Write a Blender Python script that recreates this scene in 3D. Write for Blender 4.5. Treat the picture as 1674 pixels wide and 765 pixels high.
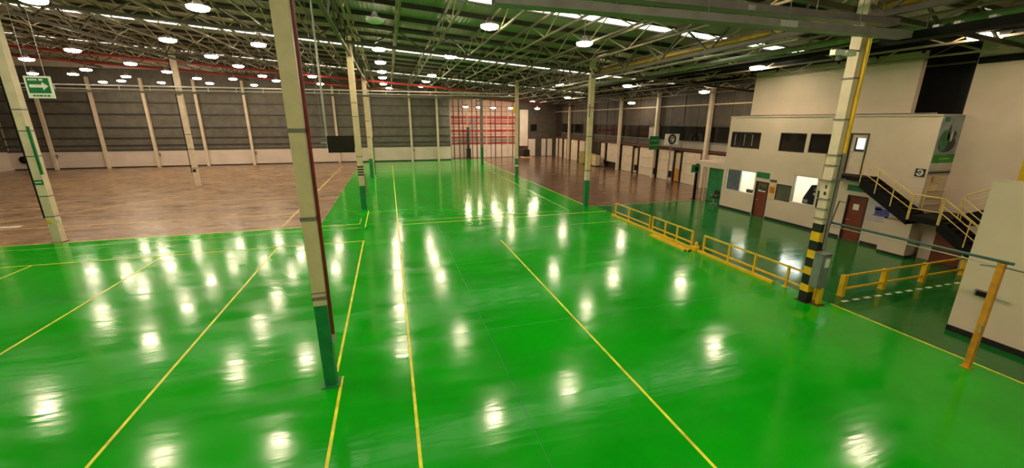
import bpy, math, random
from mathutils import Matrix, Vector
random.seed(7)
for o in list(bpy.data.objects): bpy.data.objects.remove(o)
S = bpy.context.scene
COL = S.collection
CAMH = 5.6

# ------------------------------------------------------------------ camera
def cam_axes(yaw, pitch, roll):
    fwd = Vector((math.sin(yaw)*math.cos(pitch), math.cos(yaw)*math.cos(pitch), -math.sin(pitch)))
    right = Vector((math.cos(yaw), -math.sin(yaw), 0)); down = fwd.cross(right)
    r2 = math.cos(roll)*right + math.sin(roll)*down
    d2 = -math.sin(roll)*right + math.cos(roll)*down
    return r2, d2, fwd
r_, d_, f_ = cam_axes(math.radians(16.43), math.radians(15.65), math.radians(-0.14))
cd = bpy.data.cameras.new('camera'); cam = bpy.data.objects.new('camera', cd); COL.objects.link(cam)
cam.matrix_world = Matrix(((r_.x, -d_.x, -f_.x, 0), (r_.y, -d_.y, -f_.y, 0), (r_.z, -d_.z, -f_.z, CAMH), (0, 0, 0, 1)))
cd.sensor_fit = 'HORIZONTAL'; cd.sensor_width = 36; cd.lens = 663/1674*36; cd.clip_end = 300; cd.clip_start = 0.05
S.camera = cam

# ------------------------------------------------------------------ world and exposure
w = bpy.data.worlds.new('world'); S.world = w; w.use_nodes = True
w.node_tree.nodes['Background'].inputs[0].default_value = (0.02, 0.025, 0.035, 1)
w.node_tree.nodes['Background'].inputs[1].default_value = 0.5
S.view_settings.view_transform = 'Standard'; S.view_settings.look = 'None'
S.view_settings.gamma = 1; S.view_settings.exposure = 0.0; S.view_settings.use_curve_mapping = False
LAMP = 108.0          # radiance of a lamp lens
LAMP_COL = (1.0, 0.80, 0.57)
SKY = 2.6             # radiance of the translucent roof strips

# ------------------------------------------------------------------ materials
MATS = {}
def mat(name, col, rough=0.5, metal=0.0, noise=None, bump=None, emit=None, spec=0.5, alpha=None, wave=None):
    m = bpy.data.materials.new(name); m.use_nodes = True; nt = m.node_tree; b = nt.nodes['Principled BSDF']
    b.inputs['Base Color'].default_value = (*col, 1); b.inputs['Roughness'].default_value = rough
    b.inputs['Metallic'].default_value = metal; b.inputs['Specular IOR Level'].default_value = spec
    tc = nt.nodes.new('ShaderNodeTexCoord')
    geo = nt.nodes.new('ShaderNodeNewGeometry')
    if noise:
        sc, amt = noise[0], noise[1]; dark = noise[2] if len(noise) > 2 else None
        n = nt.nodes.new('ShaderNodeTexNoise'); n.inputs['Scale'].default_value = sc; n.inputs['Detail'].default_value = 5
        nt.links.new(geo.outputs['Position'], n.inputs['Vector'])
        r = nt.nodes.new('ShaderNodeValToRGB')
        c2 = dark or tuple(c*(1-amt) for c in col); c3 = tuple(min(1, c*(1+amt)) for c in col)
        r.color_ramp.elements[0].position = .32; r.color_ramp.elements[1].position = .68
        r.color_ramp.elements[0].color = (*c2, 1); r.color_ramp.elements[1].color = (*c3, 1)
        nt.links.new(n.outputs['Fac'], r.inputs['Fac']); nt.links.new(r.outputs['Color'], b.inputs['Base Color'])
    if wave:   # (axis, scale, strength, distance) ribbed sheet relief
        wv = nt.nodes.new('ShaderNodeTexWave'); wv.bands_direction = wave[0]; wv.inputs['Scale'].default_value = wave[1]
        nt.links.new(geo.outputs['Position'], wv.inputs['Vector'])
        bp = nt.nodes.new('ShaderNodeBump'); bp.inputs['Strength'].default_value = wave[2]; bp.inputs['Distance'].default_value = wave[3]
        nt.links.new(wv.outputs['Fac'], bp.inputs['Height']); nt.links.new(bp.outputs['Normal'], b.inputs['Normal'])
    if bump:
        n2 = nt.nodes.new('ShaderNodeTexNoise'); n2.inputs['Scale'].default_value = bump[0]; n2.inputs['Detail'].default_value = 3
        nt.links.new(geo.outputs['Position'], n2.inputs['Vector'])
        bp = nt.nodes.new('ShaderNodeBump'); bp.inputs['Strength'].default_value = bump[1]; bp.inputs['Distance'].default_value = bump[2]
        nt.links.new(n2.outputs['Fac'], bp.inputs['Height']); nt.links.new(bp.outputs['Normal'], b.inputs['Normal'])
    if emit:
        b.inputs['Emission Color'].default_value = (*emit[0], 1); b.inputs['Emission Strength'].default_value = emit[1]
    if alpha is not None:
        b.inputs['Alpha'].default_value = alpha
    MATS[name] = m
    return m

def floor_mat(name, col, dark, rlo, rhi, spec, scale=.35, bd=.02):
    """glossy coated floor: worn colour patches, uneven gloss, faint trowel waves"""
    m = bpy.data.materials.new(name); m.use_nodes = True; nt = m.node_tree; b = nt.nodes['Principled BSDF']; L = nt.links
    geo = nt.nodes.new('ShaderNodeNewGeometry')
    n = nt.nodes.new('ShaderNodeTexNoise'); n.inputs['Scale'].default_value = scale; n.inputs['Detail'].default_value = 7; n.inputs['Roughness'].default_value = .6
    L.new(geo.outputs['Position'], n.inputs['Vector'])
    r = nt.nodes.new('ShaderNodeValToRGB'); r.color_ramp.elements[0].position = .3; r.color_ramp.elements[1].position = .62
    r.color_ramp.elements[0].color = (*dark, 1); r.color_ramp.elements[1].color = (*col, 1)
    L.new(n.outputs['Fac'], r.inputs['Fac']); L.new(r.outputs['Color'], b.inputs['Base Color'])
    n2 = nt.nodes.new('ShaderNodeTexNoise'); n2.inputs['Scale'].default_value = .8; n2.inputs['Detail'].default_value = 6
    mp = nt.nodes.new('ShaderNodeMapping'); mp.inputs['Scale'].default_value = (.5, 2.0, 1)
    L.new(geo.outputs['Position'], mp.inputs['Vector']); L.new(mp.outputs['Vector'], n2.inputs['Vector'])
    mr = nt.nodes.new('ShaderNodeMapRange'); mr.inputs[1].default_value = .35; mr.inputs[2].default_value = .7
    mr.inputs[3].default_value = rlo; mr.inputs[4].default_value = rhi
    L.new(n2.outputs['Fac'], mr.inputs[0]); L.new(mr.outputs[0], b.inputs['Roughness'])
    b.inputs['Specular IOR Level'].default_value = spec
    n3 = nt.nodes.new('ShaderNodeTexNoise'); n3.inputs['Scale'].default_value = 1.7; n3.inputs['Detail'].default_value = 2
    mp3 = nt.nodes.new('ShaderNodeMapping'); mp3.inputs['Scale'].default_value = (.45, 1.6, 1)
    L.new(geo.outputs['Position'], mp3.inputs['Vector']); L.new(mp3.outputs['Vector'], n3.inputs['Vector'])
    bp = nt.nodes.new('ShaderNodeBump'); bp.inputs['Strength'].default_value = .45; bp.inputs['Distance'].default_value = bd
    n4 = nt.nodes.new('ShaderNodeTexNoise'); n4.inputs['Scale'].default_value = 5.5; n4.inputs['Detail'].default_value = 2
    mp4 = nt.nodes.new('ShaderNodeMapping'); mp4.inputs['Scale'].default_value = (.3, 1.5, 1); mp4.inputs['Rotation'].default_value = (0, 0, .25)
    L.new(geo.outputs['Position'], mp4.inputs['Vector']); L.new(mp4.outputs['Vector'], n4.inputs['Vector'])
    ml = nt.nodes.new('ShaderNodeMath'); ml.operation = 'MULTIPLY_ADD'; ml.inputs[1].default_value = .4
    L.new(n4.outputs['Fac'], ml.inputs[0]); L.new(n3.outputs['Fac'], ml.inputs[2]); L.new(ml.outputs[0], bp.inputs['Height'])
    L.new(bp.outputs['Normal'], b.inputs['Normal'])
    MATS[name] = m
    return m

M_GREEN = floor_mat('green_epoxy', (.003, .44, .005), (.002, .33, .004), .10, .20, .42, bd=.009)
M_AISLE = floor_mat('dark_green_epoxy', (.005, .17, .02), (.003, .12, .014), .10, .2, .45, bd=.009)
M_BROWN = floor_mat('brown_concrete', (.35, .225, .13), (.19, .12, .07), .22, .42, .5, scale=.55, bd=.006)
M_BROWN2 = floor_mat('dark_concrete', (.20, .11, .06), (.13, .07, .038), .14, .28, .55, scale=.5, bd=.006)
M_LINE = mat('yellow_paint', (.85, .78, .03), .35, noise=(3, .25))
M_LINEW = mat('white_paint', (.75, .75, .62), .4, noise=(3, .2))
M_LINEG = mat('light_green_paint', (.28, .55, .05), .35, noise=(2, .3))
M_LINEO = mat('faded_yellow_paint', (.72, .48, .20), .4, noise=(2, .3))
M_WHITE = mat('white_wall_paint', (.70, .58, .45), .55, noise=(.8, .06))
M_BASEW = mat('far_wall_white', (.70, .60, .51), .5, noise=(.6, .07))
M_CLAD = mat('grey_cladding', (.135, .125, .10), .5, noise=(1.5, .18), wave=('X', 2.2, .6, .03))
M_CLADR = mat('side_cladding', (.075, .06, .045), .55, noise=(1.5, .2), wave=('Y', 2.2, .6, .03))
M_GIRT = mat('dark_girt', (.045, .042, .036), .5, noise=(4, .2))
M_CREAM = mat('cream_paint', (.70, .57, .36), .45, noise=(2.5, .08))
M_CREAM2 = mat('pale_cream_paint', (.72, .61, .46), .45, noise=(2.5, .08))
M_GPAINT = mat('green_paint', (.01, .22, .06), .4, noise=(3, .15))
M_BLACK = mat('black_paint', (.008, .008, .008), .45, noise=(3, .3))
M_BLACKM = mat('black_steel', (.007, .006, .006), .7, spec=.2, noise=(5, .3))
M_YEL = mat('safety_yellow', (.85, .52, .02), .4, noise=(4, .12))
M_YELP = mat('pale_yellow_rail', (.78, .60, .20), .4, noise=(4, .12))
M_ORANGE = mat('orange_post', (.62, .27, .02), .45, noise=(5, .2))
M_RED = mat('dark_red_pipe', (.16, .012, .012), .4, noise=(4, .2))
M_REDDOOR = mat('red_brown_door', (.17, .028, .010), .45, noise=(2.0, .25))
M_GREY = mat('grey_steel', (.21, .185, .175), .45, noise=(3, .15))
M_GREYB = mat('grey_enclosure', (.18, .215, .20), .45, noise=(4, .1))
M_GALV = mat('galvanised', (.50, .51, .46), .35, .5, noise=(4, .15))
M_DECK = mat('roof_deck', (.30, .27, .20), .5, noise=(.5, .12), wave=('X', 1.6, .5, .03))
M_PURL = mat('purlin_paint', (.03, .026, .018), .5, noise=(4, .2))
M_JOIST = mat('joist_paint', (.24, .19, .12), .5, noise=(3, .15))
M_JOISTL = mat('joist_web_paint', (.42, .34, .21), .5, noise=(3, .15))
M_GIRDER = mat('girder_paint', (.09, .08, .05), .5, noise=(3, .2))
M_GLASS = mat('window_glass', (.02, .022, .02), .06, noise=(2, .1), alpha=.2)
M_GLASSD = mat('dark_glass', (.010, .010, .009), .08, noise=(2, .3))
M_GLASSG = mat('grey_screen_glass', (.10, .105, .07), .2, noise=(2, .15))
M_GLASSB = mat('blue_grey_blind', (.10, .13, .16), .35, noise=(3, .2))
M_FRAME = mat('aluminium_frame', (.62, .60, .53), .4, .2, noise=(4, .08))
M_DFRAME = mat('dark_frame', (.03, .022, .016), .45, noise=(4, .2))
M_SGREEN = mat('sign_green', (.006, .17, .055), .4, noise=(3, .1))
M_SWHITE = mat('sign_white', (.80, .84, .74), .45, noise=(3, .05))
M_PINK = mat('pink_light_panel', (.60, .28, .24), .5, noise=(1, .12))  # pinkish light of the far bay put into the panel colour
M_PINKW = mat('pale_pink_light_panel', (.66, .44, .37), .5, noise=(1, .1))  # paler tone of the same painted-in bay light
M_REDP = mat('red_panel', (.42, .045, .045), .5, noise=(1, .15))
M_GREYP = mat('grey_panel', (.36, .33, .28), .55, noise=(1, .1))
M_LENS = mat('lamp_lens', (.9, .9, .9), .4, noise=(3, .02), emit=(LAMP_COL, LAMP))
M_LENSOFF = mat('lamp_lens_off', (.75, .80, .70), .4, noise=(3, .05))
M_OFFLIGHT = mat('office_light_panel', (.9, .9, .9), .4, noise=(3, .02), emit=((.95, 1.0, .95), 18.0))
M_SKY = mat('translucent_roof_sheet', (.7, .7, .6), .5, noise=(1, .1), emit=((1.0, .95, .78), SKY))
M_BLUE = mat('blue_machine', (.10, .08, .42), .4, noise=(9, .5))
M_LILAC = mat('poster_lilac', (.55, .52, .56), .5, noise=(2, .1))
M_TEAL = mat('teal_pipe', (.03, .10, .09), .4, noise=(4, .2))
M_OPAPER = mat('orange_notice', (.55, .16, .01), .6, noise=(14, .5))
M_YPAPER = mat('cream_notice', (.70, .55, .25), .6, noise=(10, .2))
M_PLANT1 = mat('poster_sky_grey', (.25, .30, .30), .5, noise=(2.5, .2))
M_PLANT2 = mat('poster_leaf_green', (.02, .16, .05), .5, noise=(6, .5))
M_PLANT3 = mat('poster_dark', (.035, .035, .04), .5, noise=(6, .4))
M_PGREEN = mat('poster_band_green', (.02, .25, .02), .5, noise=(3, .2))
M_PCREAM = mat('poster_cream', (.55, .52, .40), .5, noise=(3, .1))
M_REDHOSE = mat('hose_red', (.45, .03, .02), .5, noise=(5, .2))
M_SCREEN = mat('screen_black', (.004, .004, .005), .15, noise=(3, .2))
M_LIT = mat('lit_pane', (.8, .85, .9), .3, noise=(6, .1), emit=((.85, .92, 1.0), .9))

# ------------------------------------------------------------------ helpers
def root_loc(p):
    v = Vector((0, 0, 0))
    while p is not None:
        v = v + p.location; p = p.parent
    return v
class MB:
    def __init__(s): s.v = []; s.f = []
    def box(s, x0, x1, y0, y1, z0, z1):
        if x0 > x1: x0, x1 = x1, x0
        if y0 > y1: y0, y1 = y1, y0
        if z0 > z1: z0, z1 = z1, z0
        n = len(s.v)
        s.v += [(x0,y0,z0),(x1,y0,z0),(x1,y1,z0),(x0,y1,z0),(x0,y0,z1),(x1,y0,z1),(x1,y1,z1),(x0,y1,z1)]
        s.f += [tuple(n+i for i in q) for q in ((3,2,1,0),(4,5,6,7),(0,1,5,4),(1,2,6,5),(2,3,7,6),(3,0,4,7))]
        return s
    def hexa(s, b, t):          # four bottom, four top corners (counter-clockwise from above)
        n = len(s.v); s.v += list(b)+list(t)
        s.f += [tuple(n+i for i in q) for q in ((3,2,1,0),(4,5,6,7),(0,1,5,4),(1,2,6,5),(2,3,7,6),(3,0,4,7))]
        return s
    def bar(s, a, b, w, h=None, up=(0, 0, 1)):   # rectangular bar from a to b
        h = h or w; a = Vector(a); b = Vector(b); d = (b-a).normalized(); u = Vector(up)
        if abs(d.dot(u)) > .98: u = Vector((1, 0, 0))
        x = d.cross(u).normalized(); y = x.cross(d).normalized()
        n = len(s.v)
        for p in (a, b):
            for sx, sy in ((-1,-1),(1,-1),(1,1),(-1,1)): s.v.append(tuple(p + x*sx*w/2 + y*sy*h/2))
        s.f += [tuple(n+i for i in q) for q in ((3,2,1,0),(4,5,6,7),(0,1,5,4),(1,2,6,5),(2,3,7,6),(3,0,4,7))]
        return s
    def tube(s, a, b, r, seg=10, r2=None):
        r2 = r if r2 is None else r2
        a = Vector(a); b = Vector(b); d = (b-a).normalized(); u = Vector((0,0,1)) if abs(d.z) < .98 else Vector((1,0,0))
        x = d.cross(u).normalized(); y = x.cross(d).normalized(); n = len(s.v)
        for p, q in ((a, r), (b, r2)):
            for i in range(seg):
                t = 2*math.pi*i/seg; s.v.append(tuple(p + x*q*math.cos(t) + y*q*math.sin(t)))
        for i in range(seg): j = (i+1) % seg; s.f.append((n+i, n+j, n+seg+j, n+seg+i))
        s.f.append(tuple(n+i for i in range(seg))[::-1]); s.f.append(tuple(n+seg+i for i in range(seg)))
        return s
    def lathe(s, prof, seg=20, c=(0,0,0), cap=True):   # prof: (radius, z) list
        n = len(s.v)
        for r, z in prof:
            for i in range(seg):
                t = 2*math.pi*i/seg; s.v.append((c[0]+r*math.cos(t), c[1]+r*math.sin(t), c[2]+z))
        for k in range(len(prof)-1):
            for i in range(seg):
                j = (i+1) % seg; s.f.append((n+k*seg+i, n+k*seg+j, n+(k+1)*seg+j, n+(k+1)*seg+i))
        if cap:
            s.f.append(tuple(n+i for i in range(seg))[::-1]); s.f.append(tuple(n+(len(prof)-1)*seg+i for i in range(seg)))
        return s
    def prism(s, pts, axis, a, b):   # polygon pts in the plane normal to axis, extruded from a to b
        def P(u, v, c): return {'X': (c, u, v), 'Y': (u, c, v), 'Z': (u, v, c)}[axis]
        n = len(s.v); k = len(pts)
        s.v += [P(u, v, a) for u, v in pts] + [P(u, v, b) for u, v in pts]
        s.f.append(tuple(range(n+k-1, n-1, -1))); s.f.append(tuple(range(n+k, n+2*k)))
        for i in range(k): j = (i+1) % k; s.f.append((n+i, n+j, n+k+j, n+k+i))
        return s
    def mesh(s, name, m, off=Vector((0,0,0))):
        me = bpy.data.meshes.new(name); me.from_pydata([(v[0]-off.x, v[1]-off.y, v[2]-off.z) for v in s.v], [], s.f)
        me.validate(); me.update(); me.materials.append(m)
        return me
    def build(s, name, m, parent=None, smooth=False):
        me = s.mesh(name, m, root_loc(parent))
        import bmesh
        bm = bmesh.new(); bm.from_mesh(me); bmesh.ops.recalc_face_normals(bm, faces=bm.faces); bm.to_mesh(me); bm.free()
        if smooth:
            for p in me.polygons: p.use_smooth = len(p.vertices) == 4
        o = bpy.data.objects.new(name, me); COL.objects.link(o); o.parent = parent
        return o
def B(*a): return MB().box(*a)
def tag(o, label=None, cat=None, group=None, kind=None):
    if label: o['label'] = label
    if cat: o['category'] = cat
    if group: o['group'] = group
    if kind: o['kind'] = kind
    return o
def thing(name, label, cat, loc, group=None):
    o = bpy.data.objects.new(name, None); COL.objects.link(o); o.location = loc; o.empty_display_size = .2
    return tag(o, label, cat, group)
def struct(name, mb, m, label=None, cat=None):
    return tag(mb.build(name, m), label, cat, kind='structure')
def inst(name, me, parent, loc=(0,0,0), rot=(0,0,0), scale=(1,1,1)):
    o = bpy.data.objects.new(name, me); COL.objects.link(o); o.parent = parent
    o.location = loc; o.rotation_euler = rot; o.scale = scale
    return o
def roof(x): return 10.6 - .07*x
def rail_wall(mb, axis, c0, c1, u0, u1, z0, z1, holes):
    """solid wall between c0..c1 (thickness) with rectangular holes (u0,u1,z0,z1)"""
    us = sorted({u0, u1, *[h[0] for h in holes], *[h[1] for h in holes]}); zs = sorted({z0, z1, *[h[2] for h in holes], *[h[3] for h in holes]})
    for i in range(len(us)-1):
        for j in range(len(zs)-1):
            mu, mz = (us[i]+us[i+1])/2, (zs[j]+zs[j+1])/2
            if any(h[0] < mu < h[1] and h[2] < mz < h[3] for h in holes): continue
            if axis == 'X': mb.box(c0, c1, us[i], us[i+1], zs[j], zs[j+1])
            else: mb.box(us[i], us[i+1], c0, c1, zs[j], zs[j+1])
    return mb

XL, XR, YN, YF, YB = -41.2, 26.0, -9.0, 60.3, 63.0

# ------------------------------------------------------------------ floor
fl = MB()
fl.box(XL, 12.6, YN, 23.5, -.3, 0); fl.box(12.6, 13.1, YN, 24.3, -.3, 0)
fl.box(-4.0, 12.6, 23.5, YF, -.3, 0)
floor = struct('floor', fl, M_GREEN, 'glossy bright green coated floor of the hall', 'floor')
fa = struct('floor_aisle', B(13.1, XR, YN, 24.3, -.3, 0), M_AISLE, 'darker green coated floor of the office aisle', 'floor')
fc = struct('floor_concrete', B(XL, -4.0, 23.5, YF+.3, -.3, 0), M_BROWN, 'glossy brown concrete floor before the grey far wall', 'floor')
fd = struct('floor_dock', B(12.6, XR, 24.3, YB+.5, -.3, 0).box(8.0, 12.6, YF, YB+.5, -.3, 0), M_BROWN2, 'dark brown polished floor before the dock doors', 'floor')
def lineX(y, x0, x1, m=M_LINE, wd=.06, par=floor): return B(x0, x1, y-wd/2, y+wd/2, .0005, .004).build('floor_line', m, par)
def lineY(x, y0, y1, m=M_LINE, wd=.06, par=floor): return B(x-wd/2, x+wd/2, y0, y1, .0005, .004).build('floor_line', m, par)
lineY(-5.26, -6, 19.9); lineY(-1.42, -6, 8.75); lineY(-1.56, 8.95, 19.9)
lineY(.10, -6, 55); lineY(4.83, -6, 18.3); lineY(-9.63, -6, 20.0); lineY(-14.0, -6, 20.0)
lineY(13.1, -6, 8.5); lineX(23.5, XL+.5, -4.0); lineX(23.5, -4.0, -1.95); lineX(22.6, -30, -1.6, M_LINEG); lineX(19.95, -25, -1.5)
lineX(23.55, .16, 10.8, M_LINEG); lineX(22.7, .16, 13.0); lineX(20.15, 4.83, 12.6, M_LINEG)
lineY(10.8, 23.6, 46, M_LINEG); lineY(12.55, 24.4, 60); lineX(24.35, 12.6, 21.0, M_LINEG, par=fd)
lineY(-1.62, 22.7, 27.0); lineY(-1.95, 23.6, 25.0, M_LINEG)
lineY(-5.95, 24.0, 56, M_LINEO, .14, fc); lineX(27.3, -40, -6, M_LINEO, .12, fc); lineX(33.5, -40, -6, M_LINEO, .10, fc)
MB().bar((-22, 28.4, .002), (-13.5, 38.5, .002), .12, .004).build('floor_line', M_LINEO, fc)
MB().bar((-20.5, 27.9, .002), (-19.5, 27.9, .002), .4, .004).build('floor_line', M_LINEW, fc)
for i in range(13):
    x = 13.6 + i*.5
    B(x, x+.26, 8.46, 8.56, .0005, .004).build('floor_dash', M_LINEW, fa)
# slab joints, thin dark seams
for y in (9.9, 15.4):
    B(-12, 12.5, y-.006, y+.006, .0003, .0012).build('floor_joint', M_GPAINT, floor)
B(2.2, 2.212, 3, 23, .0003, .0012).build('floor_joint', M_GPAINT, floor)

# ------------------------------------------------------------------ roof
def slab(mb, x0, x1, y0, y1, dz0, dz1):
    return mb.hexa([(x0,y0,roof(x0)+dz0),(x1,y0,roof(x1)+dz0),(x1,y1,roof(x1)+dz0),(x0,y1,roof(x0)+dz0)],
                   [(x0,y0,roof(x0)+dz1),(x1,y0,roof(x1)+dz1),(x1,y1,roof(x1)+dz1),(x0,y1,roof(x0)+dz1)])
STRIPS = (2.6, 18.0, 33.4, 48.8); SW = .5
dk = MB(); ys = [YN]
for c in STRIPS: ys += [c-SW, c+SW]
ys.append(YB+.6)
for i in range(0, len(ys), 2): slab(dk, XL, XR+.4, ys[i], ys[i+1], 0, .12)
ceil = struct('ceiling', dk, M_DECK, 'greenish ribbed metal roof deck over the hall', 'ceiling')
# translucent roof sheets, one per joist bay
JX = [XL + .9 + i*2.05 for i in range(33)]
for c in STRIPS:
    for i in range(0, len(JX)-1):
        slab(MB(), JX[i]+.06, JX[i+1]-.06, c-SW, c+SW, .02, .08).build('skylight_panel', M_SKY, ceil)
    slab(MB(), XL, XR, c-SW-.08, c-SW, -.05, .0).build('skylight_curb', M_PURL, ceil)
    slab(MB(), XL, XR, c+SW, c+SW+.10, -.05, .0).build('skylight_curb', M_PURL, ceil)
# purlins across the roof
y = -8.0
while y < YB:
    if all(abs(y-c) > .9 for c in STRIPS): slab(MB(), XL, XR, y-.05, y+.05, -.20, -.001).build('purlin', M_PURL, ceil)
    y += 2.57
# open-web joists along the hall
DEP = .85; PAN = 1.9
braces = []
def cam_d(p):
    q = Vector(p) - Vector((0, 0, CAMH)); z = q.dot(f_)
    if z < 1: return None
    u = q.dot(r_)/z*663+837; v = q.dot(d_)/z*663+382.5
    return (z, u, v)
brace_me = {}
joists = []
for i, x in enumerate(JX):
    zt = roof(x) - .20; zb = zt - DEP
    j = B(x-.045, x+.045, YN+.1, YF-.3, zt-.08, zt).box(x-.04, x+.04, YN+.6, YF-.8, zb, zb+.07).build('joist', M_JOIST, ceil)
    joists.append(j)
    k = 0; y = YN+.6
    while y + PAN < YF-.8:
        a = (x, y, zb+.04) if k % 2 == 0 else (x, y, zt-.05); b = (x, y+PAN, zt-.05) if k % 2 == 0 else (x, y+PAN, zb+.04)
        c = cam_d(((a[0]+b[0])/2, (a[1]+b[1])/2, (a[2]+b[2])/2)); key = 1e9
        if c and -20 < c[1] < 1694 and -10 < c[2] < 400: key = c[0]
        braces.append((key, i, a, b)); y += PAN; k += 1
braces.sort(key=lambda t: t[0])
me_up = MB().bar((0, 0, -DEP/2+.02), (0, PAN, DEP/2-.03), .04).mesh('web_brace', M_JOISTL)
me_dn = MB().bar((0, 0, DEP/2-.03), (0, PAN, -DEP/2+.02), .04).mesh('web_brace', M_JOISTL)
rest = {}
for n, (key, i, a, b) in enumerate(braces):
    if n < 300: inst('web_brace', me_up if b[2] > a[2] else me_dn, joists[i], (a[0], a[1], (a[2]+b[2])/2))
    else: rest.setdefault(i, MB()).bar(a, b, .04)
for i, mb in rest.items(): tag(mb.build('web_bracing', M_JOISTL, joists[i]), kind='stuff')
# deep girders on the column lines, and cross girders on the column rows
def girder(a, b, dep, n, m, wd=.14):
    a = Vector(a); b = Vector(b); dz = Vector((0, 0, dep))
    g = MB().bar(a, b, wd, .14).bar(a-dz, b-dz, wd, .14).build('girder', m, ceil)
    for k in range(n):
        p = a.lerp(b, k/n); q = a.lerp(b, (k+1)/n); mid = (p+q)/2
        MB().bar(p, mid-dz, .07).bar(mid-dz, q, .07).build('girder_web', m, g)
for x in (-30.4, -16.0, -1.85, 12.45):
    girder((x, YN+.2, roof(x)-.32), (x, YF-.4, roof(x)-.32), 1.15, 22, M_GIRDER)
for y in (9.2, 24.6, 40.6, 56.2):
    girder((XL+.2, y, roof(XL)-.34), (XR-.1, y, roof(XR)-.34), .85, 24, M_GIRDER, .10)

# ------------------------------------------------------------------ far wall with cladding bays
wf = struct('wall_far', B(XL-.3, 8.45, YF, YF+.3, 0, 2.03).box(XL-.3, 8.45, YF+.12, YF+.3, 2.03, 13.9), M_BASEW, 'far wall, white below and dark grey cladding above', 'wall')
PX = [-41.0, -37.1, -32.2, -27.2, -22.0, -16.9, -11.8, -6.7, -2.33, 2.95, 6.65, 8.5]
RZ = [2.05, 2.62, 3.47, 4.68, 6.18, 7.5, 9.2, 11.2]
for i in range(len(PX)-1):
    for k in range(len(RZ)-1):
        B(PX[i]+.02, PX[i+1]-.02, YF+.03, YF+.11, RZ[k]+.02, RZ[k+1]-.02).build('cladding_sheet', M_CLAD, wf)
    B(PX[i], PX[i+1]-.04, YF-.03, YF-.005, 0, .14).build('skirting', M_DFRAME, wf)
for z in RZ[:-1]: B(XL, 8.4, YF-.07, YF+.029, z-.07, z+.07).build('girt', M_GIRT, wf)
for x in PX[1:-1]: B(x-.14, x+.14, YF-.36, YF-.08, 0, 10.2).build('pilaster', M_CREAM2, wf)
for x in PX[1:-1:2]: B(x+.2, x+.34, YF-.2, YF-.09, 1.3, 1.7).build('socket_box', M_GREY, wf)
wl = struct('wall_left', B(XL-.3, XL, YN, YF, 0, 2.03).box(XL-.3, XL-.1, YN, YF, 2.03, 14), M_BASEW, 'left side wall of the hall, white below', 'wall')
for k in range(len(RZ)-1):
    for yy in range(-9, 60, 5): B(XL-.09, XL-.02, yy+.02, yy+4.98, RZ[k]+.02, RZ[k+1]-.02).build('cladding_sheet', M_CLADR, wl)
for yy in range(-9, 60, 5): B(XL+.02, XL+.34, yy-.15, yy+.15, 0, 10.6).build('pilaster', M_CREAM2, wl)
wn = struct('wall_near', B(XL-.3, XR+.5, YN-.3, YN, 0, 14), M_BASEW, 'plain wall behind the photographer', 'wall')

# ------------------------------------------------------------------ red bay beyond the far wall, its pinkish light painted on the panels
wb = struct('wall_bay', B(8.45, 19.6, YB, YB+.3, 0, 10.4).box(8.45, 8.6, YF, YB, 0, 10.6), M_GREYP, 'recessed far bay wall with red bands and painted-on pink light', 'wall')
VX = [8.7, 10.2, 11.4, 12.9, 14.4, 15.8, 17.8, 19.5]
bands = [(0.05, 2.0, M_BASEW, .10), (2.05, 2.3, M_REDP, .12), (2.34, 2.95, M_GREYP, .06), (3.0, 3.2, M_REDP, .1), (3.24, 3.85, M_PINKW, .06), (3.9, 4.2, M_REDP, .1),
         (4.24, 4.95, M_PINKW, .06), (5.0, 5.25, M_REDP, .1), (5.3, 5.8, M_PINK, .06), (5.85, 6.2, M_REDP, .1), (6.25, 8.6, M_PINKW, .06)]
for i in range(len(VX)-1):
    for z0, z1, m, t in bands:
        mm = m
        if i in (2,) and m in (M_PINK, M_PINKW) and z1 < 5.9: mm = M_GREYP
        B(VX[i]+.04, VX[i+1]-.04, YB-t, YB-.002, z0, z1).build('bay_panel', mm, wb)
for i, x in enumerate(VX): B(x-.05, x+.05, YB-.22, YB-.125, 0, 8.6).build('bay_post', M_DFRAME if i % 2 else M_CREAM, wb)
for z in (2.66, 3.55, 4.62, 5.52, 6.9, 7.6): B(8.7, 19.4, YB-.12, YB-.101, z-.03, z+.03).build('bay_rail', M_REDDOOR, wb)
for x in (9.4, 10.8, 12.2, 13.6, 15.1, 16.8, 18.6): B(x-.035, x+.035, YB-.21, YB-.13, 0, 8.6).build('bay_post', M_REDDOOR, wb)
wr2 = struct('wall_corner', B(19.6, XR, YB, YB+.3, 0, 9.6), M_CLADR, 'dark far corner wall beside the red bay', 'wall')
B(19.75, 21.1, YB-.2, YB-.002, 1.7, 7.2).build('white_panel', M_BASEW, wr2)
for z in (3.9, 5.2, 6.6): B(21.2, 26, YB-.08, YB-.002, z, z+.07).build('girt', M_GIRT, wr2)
for a, b in ((21.25, 22.4), (23.5, 24.2), (24.5, 25.3)): B(a, b, YB-.12, YB-.003, .05, 2.75).build('dock_panel', M_BASEW, wr2)
B(21.6, 22.6, YB-.1, YB-.003, 4.0, 5.0).build('dark_pane', M_GLASSD, wr2)

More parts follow.
